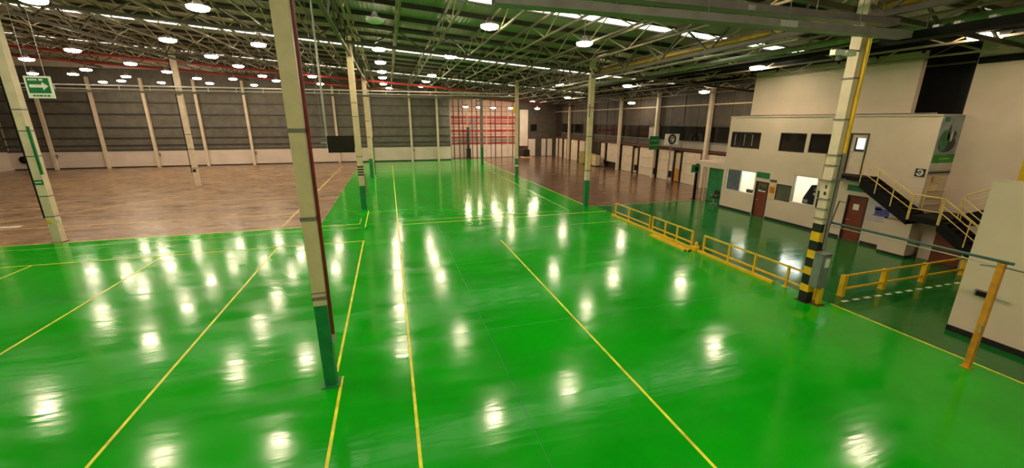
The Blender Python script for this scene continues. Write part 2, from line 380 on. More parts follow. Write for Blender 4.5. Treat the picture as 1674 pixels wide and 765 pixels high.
# ------------------------------------------------------------------ dock wall on the right
wr = struct('wall_right', B(XR+.02, XR+.3, 22.5, YB, 0, 9.0), M_DFRAME, 'dark dock wall on the right beyond the office', 'wall')
doors = [(29.7, 31.96), (33.19, 35.57), (36.7, 38.88), (40.18, 42.43), (46.55, 47.5), (52.2, 53.84), (54.46, 56.65), (57.0, 57.8), (58.3, 59.3), (60.0, 61.2), (61.7, 62.6), (26.6, 29.0)]
for n, (a, b) in enumerate(doors):
    dd = struct('door_%d' % (n+10), B(XR-.16, XR+.018, a, b, .02, 2.86), M_CREAM2)
    dd['label'] = 'cream dock door panel number %s from the office end' % ['two','four','five','six','eight','nine','ten','eleven','twelve','thirteen','fourteen','one'][n]; dd['category'] = 'door'
    B(XR-.20, XR-.162, a, b, .9, .94).build('door_rib', M_CREAM2, dd); B(XR-.20, XR-.162, a, b, 1.9, 1.94).build('door_rib', M_CREAM2, dd)
dd = struct('door_9', B(XR-.16, XR+.018, 43.64, 45.9, .75, 2.95), M_CREAM2, 'cream dock door left raised above the floor, leftmost big one beside the front post', 'door')
B(XR-.20, XR-.162, 43.64, 45.9, 1.8, 1.84).build('door_rib', M_CREAM2, dd)
for a, b in ((32.2, 33.0), (39.0, 40.0)): B(XR-.08, XR+.015, a, b, .05, 2.7).build('narrow_panel', M_CREAM, wr)
B(XR-.12, XR+.015, 32.2, 32.9, .05, 1.25).build('orange_guard', M_ORANGE, wr)
for yy in (26.3, 29.3, 32.1, 33.1, 35.8, 36.4, 39.05, 40.1, 42.9, 46.2, 47.8, 51.6, 54.1, 56.9, 58.0, 59.7, 61.4):
    B(XR-.24, XR+.01, yy-.07, yy+.07, 0, 2.95).build('door_jamb', M_DFRAME, wr)
for i, yy in enumerate((33.4, 35.9, 39.2, 42.9, 46.0)): B(XR-.45, XR-.25, yy-.14, yy+.14, .35, .95).build('dock_buffer', M_BLACK, wr)
B(XR-.26, XR+.015, 24, YB, 2.96, 3.14).build('lintel', mat('rust_lintel', (.12, .035, .02), .5, noise=(2, .3)), wr)
PYS = [25.0, 28.9, 32.4, 36.0, 39.5, 42.9, 46.5, 50.0, 53.5, 57.0, 60.5]
for i in range(len(PYS)-1):
    a, b = PYS[i]+.05, PYS[i+1]-.05
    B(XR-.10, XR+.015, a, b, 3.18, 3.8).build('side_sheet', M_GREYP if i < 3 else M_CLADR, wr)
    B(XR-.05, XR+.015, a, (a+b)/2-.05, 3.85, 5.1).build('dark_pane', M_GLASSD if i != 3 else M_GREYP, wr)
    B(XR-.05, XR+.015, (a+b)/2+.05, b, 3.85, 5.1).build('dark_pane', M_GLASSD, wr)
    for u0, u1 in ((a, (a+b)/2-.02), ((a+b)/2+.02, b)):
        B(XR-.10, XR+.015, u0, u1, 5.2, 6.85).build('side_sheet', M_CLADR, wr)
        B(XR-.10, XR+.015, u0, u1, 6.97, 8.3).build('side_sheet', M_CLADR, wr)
B(XR-.2, XR-.11, 24, YB, 6.86, 6.96).build('girt', M_CREAM, wr); B(XR-.2, XR-.11, 24, YB, 5.10, 5.18).build('girt', M_GIRT, wr)
B(XR-.2, XR-.11, 24, YB, 3.80, 3.85).build('girt', M_GREY, wr)
for i, yy in enumerate(PYS):
    if i % 2 == 1: B(XR-.55, XR-.27, yy-.15, yy+.15, 0, 8.2).build('pilaster', M_CREAM2, wr)

# ------------------------------------------------------------------ office block
OX, OY0, OY1, OH = 21.15, 11.25, 22.0, 5.88
holes = [(19.45, 21.75, 1.24, 2.62), (17.03, 17.98, 1.22, 2.14), (15.62, 16.98, 1.26, 2.78), (14.95, 15.55, 1.22, 2.13),
         (19.55, 21.77, 3.97, 4.94), (16.72, 18.27, 3.96, 4.97), (15.0, 16.52, 4.0, 4.98), (18.45, 19.35, 0, 2.12), (13.15, 14.06, 0, 2.18), (13.72, 14.54, 3.19, 5.06)]
ow = rail_wall(MB(), 'X', OX, OX+.18, OY0, OY1, 0, OH, holes)
ow.box(OX+.18, 25.9, OY1-.18, OY1, 0, OH).box(OX+.18, 25.9, OY0+.15, OY1-.18, 2.95, 3.1).box(OX+.18, 25.9, OY0+.15, OY1-.18, OH-.12, OH-.02)
wo = struct('wall_office', ow, M_WHITE, 'white two storey office block front with parapet', 'wall')
for a, b in ((OY0+.9, 13.1), (14.1, 18.4), (19.4, OY1)): B(OX-.02, OX-.002, a, b, 0, .13).build('skirting', M_BLACK, wo)
B(OX-.06, OX-.001, OY0, OY1, OH-.06, OH).build('parapet_cap', M_WHITE, wo)
MB().tube((OX-.03, OY0+.2, OH+.03), (OX-.03, 21.2, OH+.03), .03).build('conduit', M_GREY, wo)
wob = struct('wall_office_rear', B(24.6, 24.75, OY0+.15, OY1-.18, 0, OH-.12), M_WHITE, 'rear wall inside the office rooms', 'wall')
struct('wall_office_end', B(OX+.181, 22.5, OY0, OY0+.14, 0, OH), M_WHITE, 'end wall of the office block behind the tall poster', 'wall')
struct('wall_block', B(21.6, 21.86, 12.65, 20.98, OH, 8.75), M_WHITE, 'white upper block set back on the office roof', 'wall')
rw = struct('wall_stair', rail_wall(MB(), 'X', 22.5, 22.7, YN, 11.36, 0, 9.0, []), M_WHITE, 'tall white side wall behind the stairs', 'wall')
B(22.42, 22.498, YN, 11.3, 7.78, 8.02).build('steel_ledge', M_BLACKM, rw)
struct('wall_void_shade', B(23.6, 23.8, 11.4, 21.9, OH, 9.2).box(22.7, 23.6, 11.36, 11.5, OH, 9.0), M_BLACK, 'black sheet standing in for the shaded void above the office roof', 'wall')  # black sheets put the shade of the open void into colour
# windows: frame, panes
def win(n, y0, y1, z0, z1, panes, fm=M_FRAME, label=''):
    f = MB(); t = .05
    f.box(OX+.02, OX+.12, y0, y1, z0, z0+t).box(OX+.02, OX+.12, y0, y1, z1-t, z1).box(OX+.02, OX+.12, y0, y0+t, z0+t, z1-t).box(OX+.02, OX+.12, y1-t, y1, z0+t, z1-t)
    o = struct('window_%d' % n, f, fm, label, 'window')
    k = len(panes); wd = (y1-y0-2*t)/k
    for i, m in enumerate(panes):
        a = y0+t+i*wd; B(OX+.06, OX+.075, a+.02, a+wd-.02, z0+t, z1-t).build('pane', m, o)
        if i: B(OX+.03, OX+.11, a-.02, a+.02, z0+t, z1-t).build('mullion', fm, o)
    return o
win(1, 19.45, 21.75, 1.24, 2.62, [M_GLASS, M_GLASSB], M_FRAME, 'wide ground floor office window left of the first red door')
win(2, 17.03, 17.98, 1.22, 2.14, [M_GLASSG], M_DFRAME, 'small grey-green office window right of the notice board')
win(3, 15.62, 16.98, 1.26, 2.78, [M_GLASS], M_FRAME, 'tall brightly lit office window on the ground floor')
win(4, 14.95, 15.55, 1.22, 2.13, [M_GLASSG], M_DFRAME, 'narrow dark office window just behind the striped column')
w5 = win(5, 19.55, 21.77, 3.97, 4.94, [M_GLASSD, M_GLASSD, M_GLASSD], M_DFRAME, 'leftmost dark upper office window with mullions')
for a, b in ((20.15, 20.22), (20.75, 20.8), (21.45, 21.52)): B(OX+.05, OX+.059, a, b, 4.12, 4.8).build('blind_strip', M_GREY, w5)
win(6, 16.72, 18.27, 3.96, 4.97, [M_GLASSD], M_DFRAME, 'middle dark upper office window')
win(7, 15.0, 16.52, 4.0, 4.98, [M_GLASSD], M_DFRAME, 'right dark upper office window beside the striped column')
# lit ground floor rooms
cl = thing('office_ceiling_light', 'bright ceiling light panel inside the ground floor office', 'ceiling light', (22.9, 18.4, 2.9))
B(22.2, 23.6, 15.4, 21.4, 2.90, 2.945).build('tray', M_FRAME, cl); B(22.25, 23.55, 15.5, 21.3, 2.885, 2.90).build('diffuser', M_OFFLIGHT, cl)
def desk(y0, y1, x0, x1, label):
    t = thing('desk', label, 'desk', ((x0+x1)/2, (y0+y1)/2, 0))
    B(x0, x1, y0, y1, .72, .76).build('desk_top', M_GREY, t)
    for yy in (y0, y1-.05):
        for xx in (x0, x1-.05): B(xx, xx+.05, yy, yy+.05, 0, .72).build('leg', M_BLACKM, t)
    B(x0+.05, x1-.05, y0+.06, y0+.09, .3, .72).build('modesty_panel', M_GREY, t)
desk(19.6, 21.4, 21.7, 22.5, 'grey desk behind the wide ground floor office window')
def monitor(x, y, z, label, wd=.6):
    t = thing('monitor', label, 'monitor', (x, y, z))
    B(x-.12, x+.12, y-.13, y+.13, z, z+.02).build('base', M_BLACKM, t); B(x-.02, x+.02, y-.03, y+.03, z+.02, z+.2).build('stand', M_BLACKM, t)
    B(x-.03, x+.02, y-wd/2, y+wd/2, z+.18, z+.58).build('screen', M_SCREEN, t)
monitor(22.0, 19.85, .76, 'black monitor near the door side of the wide office window')
monitor(22.1, 20.6, .76, 'black monitor in the middle of the wide office window', .5)
ck = thing('cabinet', 'black tall cabinet with a sloped side behind the bright office window', 'cabinet', (22.2, 16.1, 0))
MB().prism([(15.66, 0), (16.95, 0), (16.85, 1.5), (16.5, 2.25), (15.68, 2.35)], 'X', 21.9, 22.4).build('body', M_BLACKM, ck)
B(21.87, 21.899, 15.85, 16.3, 1.72, 1.85).build('paper', M_SWHITE, ck); B(21.87, 21.899, 16.1, 16.3, 1.95, 2.1).build('badge', M_GREY, ck)
B(21.87, 21.899, 16.55, 16.8, 1.25, 1.42).build('notice', M_GREY, ck)
# doors of the office
def door(n, y0, y1, z0, z1, m, fm, label, pane=None):
    d = struct('door_%d' % n, B(OX+.05, OX+.11, y0+.06, y1-.06, z0+.01, z1-.06), m, label, 'door')
    MB().box(OX-.02, OX+.14, y0, y0+.06, z0, z1).box(OX-.02, OX+.14, y1-.06, y1, z0, z1).box(OX-.02, OX+.14, y0+.06, y1-.06, z1-.06, z1).build('door_frame', fm, d)
    MB().tube((OX+.0, y1-.15, z0+1.0), (OX+.049, y1-.15, z0+1.0), .025).bar((OX+.0, y1-.15, z0+1.0), (OX+.0, y1-.28, z0+1.0), .025).build('handle', M_GALV, d)
    return d
d1 = door(1, 18.45, 19.35, 0, 2.12, M_REDDOOR, M_DFRAME, 'red-brown office door with a small upper window under a green sign')
B(OX+.035, OX+.05, 18.62, 19.2, 1.5, 2.0).build('door_glass', M_GLASSG, d1)
for k, (a, b, z0, z1, m) in enumerate(((18.7, 18.85, 1.6, 1.78, M_BLACK), (18.95, 19.1, 1.65, 1.85, M_BLACK), (18.66, 18.9, 1.52, 1.58, M_SWHITE), (18.95, 19.15, 1.52, 1.6, M_SWHITE))):
    B(OX+.028, OX+.035, a, b, z0, z1).build('sticker', m, d1)
d2 = door(2, 13.15, 14.06, 0, 2.18, M_REDDOOR, M_DFRAME, 'red-brown office door with a white paper, under the stairs')
B(OX+.035, OX+.05, 13.5, 13.75, 1.5, 1.78).build('paper', M_SWHITE, d2)
d3 = door(3, 13.72, 14.54, 3.19, 5.06, M_CREAM2, M_DFRAME, 'pale upper door with a bright window at the stair head')
B(OX+.03, OX+.05, 13.86, 14.30, 4.22, 4.86).build('window_frame', M_DFRAME, d3); B(OX+.015, OX+.03, 13.86, 14.2, 4.33, 4.84).build('window_pane', M_LIT, d3)
# signs and notices on the office wall
def flat(name, x, y0, y1, z0, z1, m, label, cat, bits=()):
    t = thing(name, label, cat, (x, (y0+y1)/2, (z0+z1)/2))
    pl = B(x-.03, x-.002, y0, y1, z0, z1).build('plate', m, t)
    for nm, a, b, c, d, mm in bits: B(x-.04, x-.031, a, b, c, d).build(nm, mm, pl)
    return t
flat('wall_sign', OX, 18.5, 19.38, 2.33, 2.66, M_SGREEN, 'green sign over the red door with the small window', 'sign', (('lettering', 18.62, 19.1, 2.46, 2.49, M_PGREEN), ('lettering', 18.7, 19.2, 2.55, 2.57, M_PGREEN)))
flat('wall_sign', OX, 13.28, 14.15, 2.38, 2.66, M_SGREEN, 'green sign over the red door under the stairs', 'sign', (('lettering', 13.4, 14.0, 2.5, 2.53, M_PGREEN),))
flat('notice_board', OX, 17.95, 18.4, 1.2, 2.1, M_YPAPER, 'cream and orange notice board right of the first red door', 'notice board', (('orange_sheet', 18.02, 18.33, 1.55, 1.9, M_OPAPER), ('slip', 18.1, 18.3, 1.25, 1.45, M_CREAM)))
flat('name_plate', OX, 18.0, 18.4, 2.2, 2.32, M_DFRAME, 'small dark plate above the cream notice board', 'plate', (('lettering', 18.05, 18.2, 2.24, 2.28, M_GREY), ('lettering', 18.23, 18.35, 2.24, 2.28, M_GREY)))
flat('machine_poster', OX, 12.02, 13.05, 1.15, 2.5, M_LILAC, 'pale poster with a blue machine under the stairs', 'poster',
     (('machine_body', 12.18, 12.75, 1.48, 1.78, M_BLUE), ('machine_cab', 12.5, 12.78, 1.70, 1.86, M_BLUE), ('machine_wheel', 12.2, 12.32, 1.40, 1.48, M_BLACK), ('machine_base', 12.3, 12.8, 1.43, 1.48, M_GREY)))
gs = flat('extinguisher_sign', OX, 11.32, 11.66, 3.38, 3.70, M_BLACK, 'small black square sign with a white round mark by the tall poster', 'sign')
ring = MB()
for k in range(10):
    t0, t1 = (.5+k*.55), (.5+(k+1)*.55)
    ring.bar((OX-.036, 11.49+.10*math.cos(t0), 3.54+.11*math.sin(t0)), (OX-.036, 11.49+.10*math.cos(t1), 3.54+.11*math.sin(t1)), .05, .012, up=(1, 0, 0))
ring.build('ring_mark', M_SWHITE, gs); B(OX-.042, OX-.031, 11.43, 11.52, 3.51, 3.55).build('bar_mark', M_SWHITE, gs)
# tall poster on the end wall
tp = thing('tall_poster', 'tall poster with a green plant scene and a green band on the office end wall', 'poster', (21.8, OY0, 4.7))
tps = B(21.17, 22.48, OY0-.014, OY0-.002, 3.55, 5.86).build('sheet', M_PLANT1, tp)
def pz(x0, x1, z0, z1, nm, m, d): B(x0, x1, OY0-d, OY0-d+.012, z0, z1).build(nm, m, tps)
pz(21.17, 22.48, 3.95, 4.30, 'band', M_PGREEN, .026); pz(21.17, 22.48, 3.62, 3.95, 'foot', M_PCREAM, .026)
pz(21.17, 22.48, 3.52, 3.58, 'lower_rod', M_PLANT3, .038); pz(21.3, 21.6, 5.6, 5.78, 'logo', M_PLANT2, .026)
def blob(nm, cx, cz, rx, rz, m, d):
    MB().prism([(cx+rx*math.cos(t*math.pi/6), cz+rz*math.sin(t*math.pi/6)) for t in range(12)], 'Y', OY0-d, OY0-d+.011).build(nm, m, tps)
blob('bowl', 21.8, 4.72, .5, .34, M_PLANT3, .026); blob('leaf', 21.55, 4.85, .28, .42, M_PLANT2, .038)
blob('leaf', 21.75, 5.15, .07, .32, M_PLANT3, .038); blob('leaf', 22.1, 5.1, .09, .12, M_PLANT3, .038); blob('leaf', 21.95, 5.0, .06, .2, M_PCREAM, .038)
pz(21.55, 22.2, 4.10, 4.14, 'lettering', M_LINEG, .038)
yp = thing('yellow_poster', 'pale yellow picture below the tall poster', 'poster', (21.8, OY0, 3.0))
B(21.45, 22.05, OY0-.02, OY0-.002, 2.75, 3.42).build('sheet', M_YPAPER, yp); B(21.55, 21.75, OY0-.03, OY0-.021, 3.1, 3.38).build('print', M_PCREAM, yp); B(21.62, 21.95, OY0-.03, OY0-.021, 2.8, 3.05).build('print', M_CREAM2, yp)
B(21.46, 21.56, OY0-.03, OY0-.021, 3.15, 3.4).build('print', M_OPAPER, yp)

# ------------------------------------------------------------------ stairs
SX0, SX1 = 20.1, 21.05
st = thing('staircase', 'black steel staircase with yellow rails in front of the office', 'staircase', (20.6, 10.5, 0))
B(SX0, 21.13, 13.0, 14.6, 2.98, 3.17).build('upper_landing', M_BLACKM, st)
def flight(y0, z0, y1, z1, xa, xb, n, nm=''):
    sy = 1 if y1 > y0 else -1
    for x in (xa, xb-.05):
        MB().prism([(y0, z0-.42), (y1, z1-.42), (y1, z1+.05), (y0, z0+.05)], 'X', x, x+.05).build('stringer', M_BLACKM, st)
    MB().prism([(y0, z0-.40), (y1, z1-.40), (y1, z1-.36), (y0, z0-.36)], 'X', xa+.051, xb-.051).build('soffit', M_BLACKM, st)
    for k in range(n):
        a = y0+(y1-y0)*k/n; b = y0+(y1-y0)*(k+1)/n; z = z0+(z1-z0)*(k+.5)/n
        B(xa+.051, xb-.051, a, b, z-.03, z).build('tread', M_BLACKM, st)
        B(xa+.051, xb-.051, b-.012, b, z-.03, z-.03+(z1-z0)/n).build('riser', M_BLACKM, st) if z1 < z0 else None
flight(13.0, 3.15, 10.95, 1.92, SX0, SX1, 8)
B(SX0, 22.4, 9.95, 10.95, 1.68, 1.92).build('middle_landing', M_BLACKM, st)
flight(9.95, 1.92, 7.3, .05, SX0, SX1, 11)
flight(10.1, 1.92, 6.2, 4.1, 21.3, 22.4, 13)
def railing(pts, h, mids, m=M_YELP, r=.022, posts=None):
    rl = MB()
    for k in range(len(pts)-1):
        a, b = Vector(pts[k]), Vector(pts[k+1])
        MB().tube(a+Vector((0,0,h)), b+Vector((0,0,h)), r, 8).build('handrail', m, st)
        for q in mids: MB().tube(a+Vector((0,0,h*q)), b+Vector((0,0,h*q)), r*.75, 6).build('rail', m, st)
        n = max(1, round((b-a).length/.95))
        for i in range(n + (1 if k == len(pts)-2 else 0)):
            p = a.lerp(b, i/n); MB().tube(p+Vector((0,0,-.18)), p+Vector((0,0,h)), r, 8).build('baluster_post', m, st)
MIDS = (.35, .67)
railing([(SX0-.03, 14.72, 3.17), (SX0-.03, 13.85, 3.17)], .85, MIDS)
railing([(SX0-.03, 13.0, 3.15), (SX0-.03, 10.95, 1.92)], .85, MIDS)
railing([(SX0-.03, 10.9, 1.92), (SX0-.03, 9.95, 1.92)], .85, (.35,))
railing([(21.2, 11.15, 1.92), (22.35, 11.15, 1.92)], .9, MIDS)
railing([(SX0-.03, 9.9, 1.9), (SX0-.03, 7.3, .06)], .85, MIDS)
railing([(SX1+.03, 9.9, 1.9), (SX1+.03, 7.3, .06)], .85, MIDS)
railing([(21.27, 9.9, 2.02), (21.27, 6.25, 4.06)], .85, MIDS)
sc = thing('storage_cupboard', 'white boxed cupboard under the middle stair landing', 'cupboard', (20.9, 11.4, 0))
B(20.55, 21.10, 10.96, 12.0, .1, 1.5).build('body', M_WHITE, sc); B(20.57, 21.10, 10.97, 11.99, 0, .1).build('plinth', M_BLACK, sc)
B(20.535, 20.549, 10.96, 11.96, .14, 1.46).build('door', M_WHITE, sc)
us = struct('wall_under_stair', B(21.25, 21.29, 6.4, 10.9, 0, 1.72), M_WHITE, 'low white wall below the upper stair flight', 'wall')
dr3 = struct('door_4', B(21.19, 21.245, 9.55, 10.45, .01, 1.70), M_REDDOOR, 'dark red door in the shade under the stairs', 'door')
MB().tube((21.13, 9.7, .95), (21.189, 9.7, .95), .025).build('handle', M_GALV, dr3)

# ------------------------------------------------------------------ partition at the right edge, post and pipe
pw = struct('wall_partition', B(14.56, 14.72, -3.0, 6.38, .16, 4.17), M_WHITE, 'large white partition wall at the right edge', 'wall')
B(14.54, 14.72, -3.0, 6.38, 0, .16).build('skirting', M_BLACK, pw); B(14.54, 14.74, -3.0, 6.40, 4.17, 4.20).build('cap', M_WHITE, pw)
eb = thing('wall_switch_box', 'small dark grey box fixed on the white partition', 'switch box', (14.5, 5.85, 1.25))
B(14.47, 14.555, 5.72, 6.03, 1.20, 1.36).build('body', M_GREY, eb); B(14.455, 14.469, 5.76, 5.99, 1.22, 1.34).build('cover', M_BLACKM, eb); MB().tube((14.53, 5.4, 1.24), (14.53, 5.72, 1.26), .015).build('conduit', M_GALV, eb)
op = thing('orange_post', 'leaning-looking orange steel post before the white partition', 'post', (12.72, 5.02, 0))
B(12.665, 12.775, 4.965, 5.075, .02, 2.58).build('shaft', M_ORANGE, op); B(12.63, 12.81, 4.93, 5.11, 0, .02).build('base_plate', M_ORANGE, op)
MB().tube((12.65, 4.98, .95), (12.64, 4.98, 1.12), .02).build('hook', M_GALV, op)
B(12.66, 12.78, 4.96, 5.08, 2.58, 2.60).build('cap', M_ORANGE, op)
pp = thing('teal_pipe', 'dark teal pipe rail from the striped column to the orange post', 'pipe', (12.7, 6.9, 2.6))
MB().tube((12.72, 4.85, 2.635), (12.68, 8.73, 2.635), .033, 12).build('pipe', M_TEAL, pp); MB().tube((12.80, 5.0, 2.50), (12.76, 8.72, 2.52), .014, 8).build('cable', M_GALV, pp)
MB().bar((12.72, 5.02, 2.50), (13.1, 5.5, 2.36), .03).bar((12.9, 4.7, 2.47), (12.72, 5.02, 2.52), .03).build('bracket', M_GREY, pp); B(12.86, 12.96, 4.62, 4.72, 2.40, 2.5).build('clamp', M_GALV, pp)
yl = thing('yellow_ladder_post', 'yellow post peeking above the white partition at the right edge', 'post', (17.0, 6.85, 0))
B(16.9, 17.1, 6.72, 6.95, .02, 5.1).build('shaft', M_YEL, yl); B(16.8, 17.2, 6.62, 7.05, 0, .02).build('base_plate', M_YEL, yl)

# ------------------------------------------------------------------ steel columns
def column(x, y, w0, w1, top, label, m=M_CREAM, green=0, name='steel_column'):
    t = thing(name, label, 'column', (x, y, 0))
    def wat(z): return w0+(w1-w0)*z/top
    def seg(nm, z0, z1, mm, ex=0.0):
        a, b = wat(z0)/2+ex, wat(z1)/2+ex
        return MB().hexa([(x-a,y-a,z0),(x+a,y-a,z0),(x+a,y+a,z0),(x-a,y+a,z0)], [(x-b,y-b,z1),(x+b,y-b,z1),(x+b,y+b,z1),(x-b,y+b,z1)]).build(nm, mm, t if nm in ('shaft', 'painted_base') else own[0])
    own = [t]; own[0] = seg('shaft', green, top, m)
    if green: seg('painted_base', 0, green, M_GPAINT, .002)
    a = w0/2+.07; B(x-a, x+a, y-a, y+a, 0, .02).build('base_plate', M_GPAINT if green else M_DFRAME, t)
    return t, seg
tA, sA = column(-1.62, 8.55, 0.235, .305, 10.3, 'nearest tall cream column with green foot and dark red pipe', M_CREAM, 1.92)
for z in (5.43, 3.77, 2.10): sA('strap', z-.05, z+.02, M_GREY, .018)
sA('strap', 2.19, 2.215, M_GREY, .01)
MB().tube((-1.45, 8.46, 1.22), (-1.415, 8.46, 10.2), .035, 10).build('dark_pipe', M_RED, tA)
MB().tube((-1.45, 8.46, 1.05), (-1.45, 8.46, 1.24), .05, 10).build('pipe_fitting', M_GALV, tA)
tL, sL = column(-15.35, 23.75, .33, .35, 10.9, 'cream column at the far left with small green tag', M_CREAM2)
for z in (6.0, 5.1, 4.0, 2.2, 1.25): sL('strap', z-.02, z+.03, M_GREY, .008)
B(-15.18, -15.10, 23.52, 23.6, 3.2, 5.3).build('green_conduit', M_SGREEN, tL); B(-15.52, -15.2, 23.555, 23.57, 2.75, 2.95).build('green_tag', M_SGREEN, tL); B(-15.48, -15.25, 23.545, 23.554, 2.82, 2.88).build('tag_mark', M_SWHITE, tL)
B(-15.5, -15.35, 23.555, 23.57, .95, 1.1).build('yellow_tag', M_YEL, tL); B(-15.18, -15.05, 23.6, 23.7, 1.0, 1.1).build('socket', M_SWHITE, tL)
MB().tube((-15.56, 23.58, 1.2), (-15.56, 23.58, 8.5), .03, 8).build('dark_cable', M_BLACKM, tL)
tM, sM = column(-1.9, 27.5, .33, .35, 10.3, 'cream column in mid hall with black rings and green foot', M_CREAM, 1.56)
for z in (2.27, 2.43, 2.6, 2.77): sM('ring', z-.05, z+.04, M_BLACK, .008)
for z in (3.4, 5.8, 6.6): sM('strap', z-.02, z+.02, M_GREY, .008)
B(-1.70, -1.62, 27.2, 27.28, 1.0, 2.3).build('conduit', M_GREY, tM)
t3, s3 = column(-1.95, 43.2, .34, .36, 10.3, 'cream column with green foot behind the ringed column', M_CREAM, 1.9)
for z in (4.0, 5.5): s3('strap', z-.03, z+.03, M_GREY, .008)
MB().tube((-1.6, 43.1, .3), (-1.6, 43.1, 4.0), .04, 8).build('green_pipe', M_GPAINT, t3)
t4, s4 = column(-16.2, 41.3, .33, .34, 11.2, 'cream column standing on the brown floor at left', M_CREAM2)
for z in (1.6, 3.2, 4.4): s4('strap', z-.03, z+.03, M_GREY, .008)
MB().tube((-16.42, 41.1, 1.2), (-16.42, 41.1, 10.6), .03, 8).build('dark_cable', M_BLACKM, t4); B(-16.3, -16.1, 41.05, 41.08, 1.3, 1.5).build('tag', M_BLACKM, t4)
t5, s5 = column(12.50, 24.65, .27, .31, 9.3, 'cream column with green foot at the corner of the brown dock floor', M_CREAM, 1.75)
sA5 = s5('white_band', 1.752, 2.35, M_CREAM2, .006); s5('ring', 2.36, 2.44, M_GREY, .012)
for z in (4.6, 6.4): s5('strap', z-.03, z+.03, M_GREY, .008)
B(12.31, 12.36, 24.44, 24.5, 5.8, 6.6).build('sensor', M_GREY, t5)
t6, s6 = column(12.2, 39.8, .27, .29, 9.3, 'slim green-grey column halfway to the far bay', M_CREAM, 1.9)
s6('white_band', 1.902, 2.15, M_CREAM2, .006); s6('ring', 1.1, 1.25, M_SWHITE, .006)
B(11.7, 12.0, 39.6, 39.64, 6.3, 6.9).build('yellow_sign', M_YEL, t6)
t7, s7 = column(11.5, 53.0, .32, .34, 9.3, 'farthest slim column before the red bay', M_GREY, 2.2)
column(-30.3, 40.6, .42, .42, 12.0, 'cream column far left near the far wall', M_CREAM2)
# striped column
tR, sR = column(12.5, 8.9, .25, .29, 9.1, 'cream column with black and yellow striped base', M_CREAM2, 0, 'striped_column')
zs = [0, .36, .6, .93, 1.18, 1.47, 1.73, 2.03, 2.32, 2.58]
for k in range(9): sR('stripe', zs[k]+.001, zs[k+1], M_BLACK if k % 2 == 0 else M_YEL, .006)
MB().tube((12.57, 8.715, 4.7), (12.58, 8.70, 8.3), .05, 10).build('yellow_conduit', M_YEL, tR)
MB().tube((12.57, 8.715, 1.8), (12.57, 8.715, 4.7), .045, 10).build('grey_conduit', M_GREY, tR); MB().tube((12.48, 8.74, 2.0), (12.48, 8.74, 4.6), .02, 8).build('grey_conduit', M_GALV, tR)
for z in (6.75, 5.65, 4.65, 4.35, 3.35, 3.05, 2.75): sR('strap', z-.02, z+.015, M_GREY, .03)
MB().bar((12.28, 8.68, 3.95), (12.78, 8.68, 3.95), .06, .05).bar((12.3, 8.7, 3.9), (12.3, 9.1, 3.9), .045).build('cross_arm', M_GREY, tR)
for z, w_ in ((3.72, .03), (3.52, .04)): B(12.35, 12.359, 8.88-w_, 8.86+w_, z-.05, z+.05).build('mark', M_DFRAME, tR)
MB().bar((12.65, 8.75, 2.4), (12.75, 8.68, 3.3), .03).bar((12.75, 8.68, 3.3), (12.95, 8.62, 3.25), .025).build('side_bracket', M_GREY, tR)
eb2 = thing('electrical_box', 'grey electrical box on the striped column', 'electrical box', (12.48, 8.6, .62))
B(12.30, 12.66, 8.48, 8.745, .62, 1.70).build('body', M_GREYB, eb2)
ebd = B(12.33, 12.63, 8.455, 8.479, .66, 1.66).build('door', M_GREYB, eb2)
B(12.40, 12.57, 8.442, 8.454, 1.3, 1.58).build('label_sheet', M_SWHITE, ebd); B(12.28, 12.69, 8.43, 8.745, 1.70, 1.73).build('hood', M_GREYB, eb2)
yb = thing('kick_guard', 'small yellow floor bracket below the electrical box', 'bracket', (12.63, 8.57, 0))
B(12.56, 12.70, 8.52, 8.62, .04, .55).build('upright', M_YEL, yb); B(12.48, 12.78, 8.46, 8.68, 0, .04).build('foot', M_REDDOOR, yb)
fl2 = thing('flood_light', 'white double flood light on the striped column below the grey trays', 'flood light', (12.1, 8.75, 7.35))
for dx in (0, -.42): B(11.62+dx+.1, 11.95+dx+.1, 8.6, 8.75, 7.27, 7.4).build('lamp_head', M_SWHITE, fl2)
MB().bar((11.3, 8.72, 7.42), (12.3, 8.72, 7.42), .04).build('bar', M_GREY, fl2); B(11.5, 11.6, 8.62, 8.72, 7.15, 7.3).build('sensor', M_GREY, fl2)

# ------------------------------------------------------------------ guard rails
def guard(a, b, posts, label, hh=.78, pw_=.07, base=True, rails=(.78, .26), pd=None):
    a = Vector((*a, 0)); b = Vector((*b, 0)); t = thing('guard_rail', label, 'guard rail', tuple((a+b)/2), 'yellow guard rails')
    for z in rails: MB().bar(a+Vector((0,0,z-.03)), b+Vector((0,0,z-.03)), .05, .06).build('rail', M_YEL, t)
    for q in posts:
        p = a.lerp(b, q); B(p.x-pw_/2, p.x+pw_/2, p.y-pw_/2, p.y+pw_/2, .012, hh).build('post', M_YEL, t)
        B(p.x-.09, p.x+.09, p.y-.09, p.y+.09, 0, .012).build('foot_plate', M_YEL, t)
    return t
guard((12.95, 21.5), (12.95, 18.0), (0, .42, 1), 'yellow guard rail section farthest from the camera, by the green column', .78)
guard((12.95, 17.75), (12.95, 14.75), (0, .35, .65, 1), 'yellow guard rail section in the middle of the row, beside loose bars', .78)
guard((12.95, 14.0), (12.95, 8.95), (0, .28, .53, .8, 1), 'long yellow guard rail section ending at the striped column', .78)
guard((14.05, 8.88), (20.4, 8.98), (0, .31, .64, 1), 'yellow guard rail running from the aisle gap to the stairs', .72, .15, rails=(.72, .26))
fbr = thing('floor_curb', 'long yellow floor bar along the foot of the guard rails', 'floor bar', (12.75, 16, 0))
for k, (a, b) in enumerate(((21.55, 18.0), (17.95, 14.2), (14.1, 10.3))): B(12.70, 12.80, b, a, .001, .10).build('bar', M_YEL, fbr)
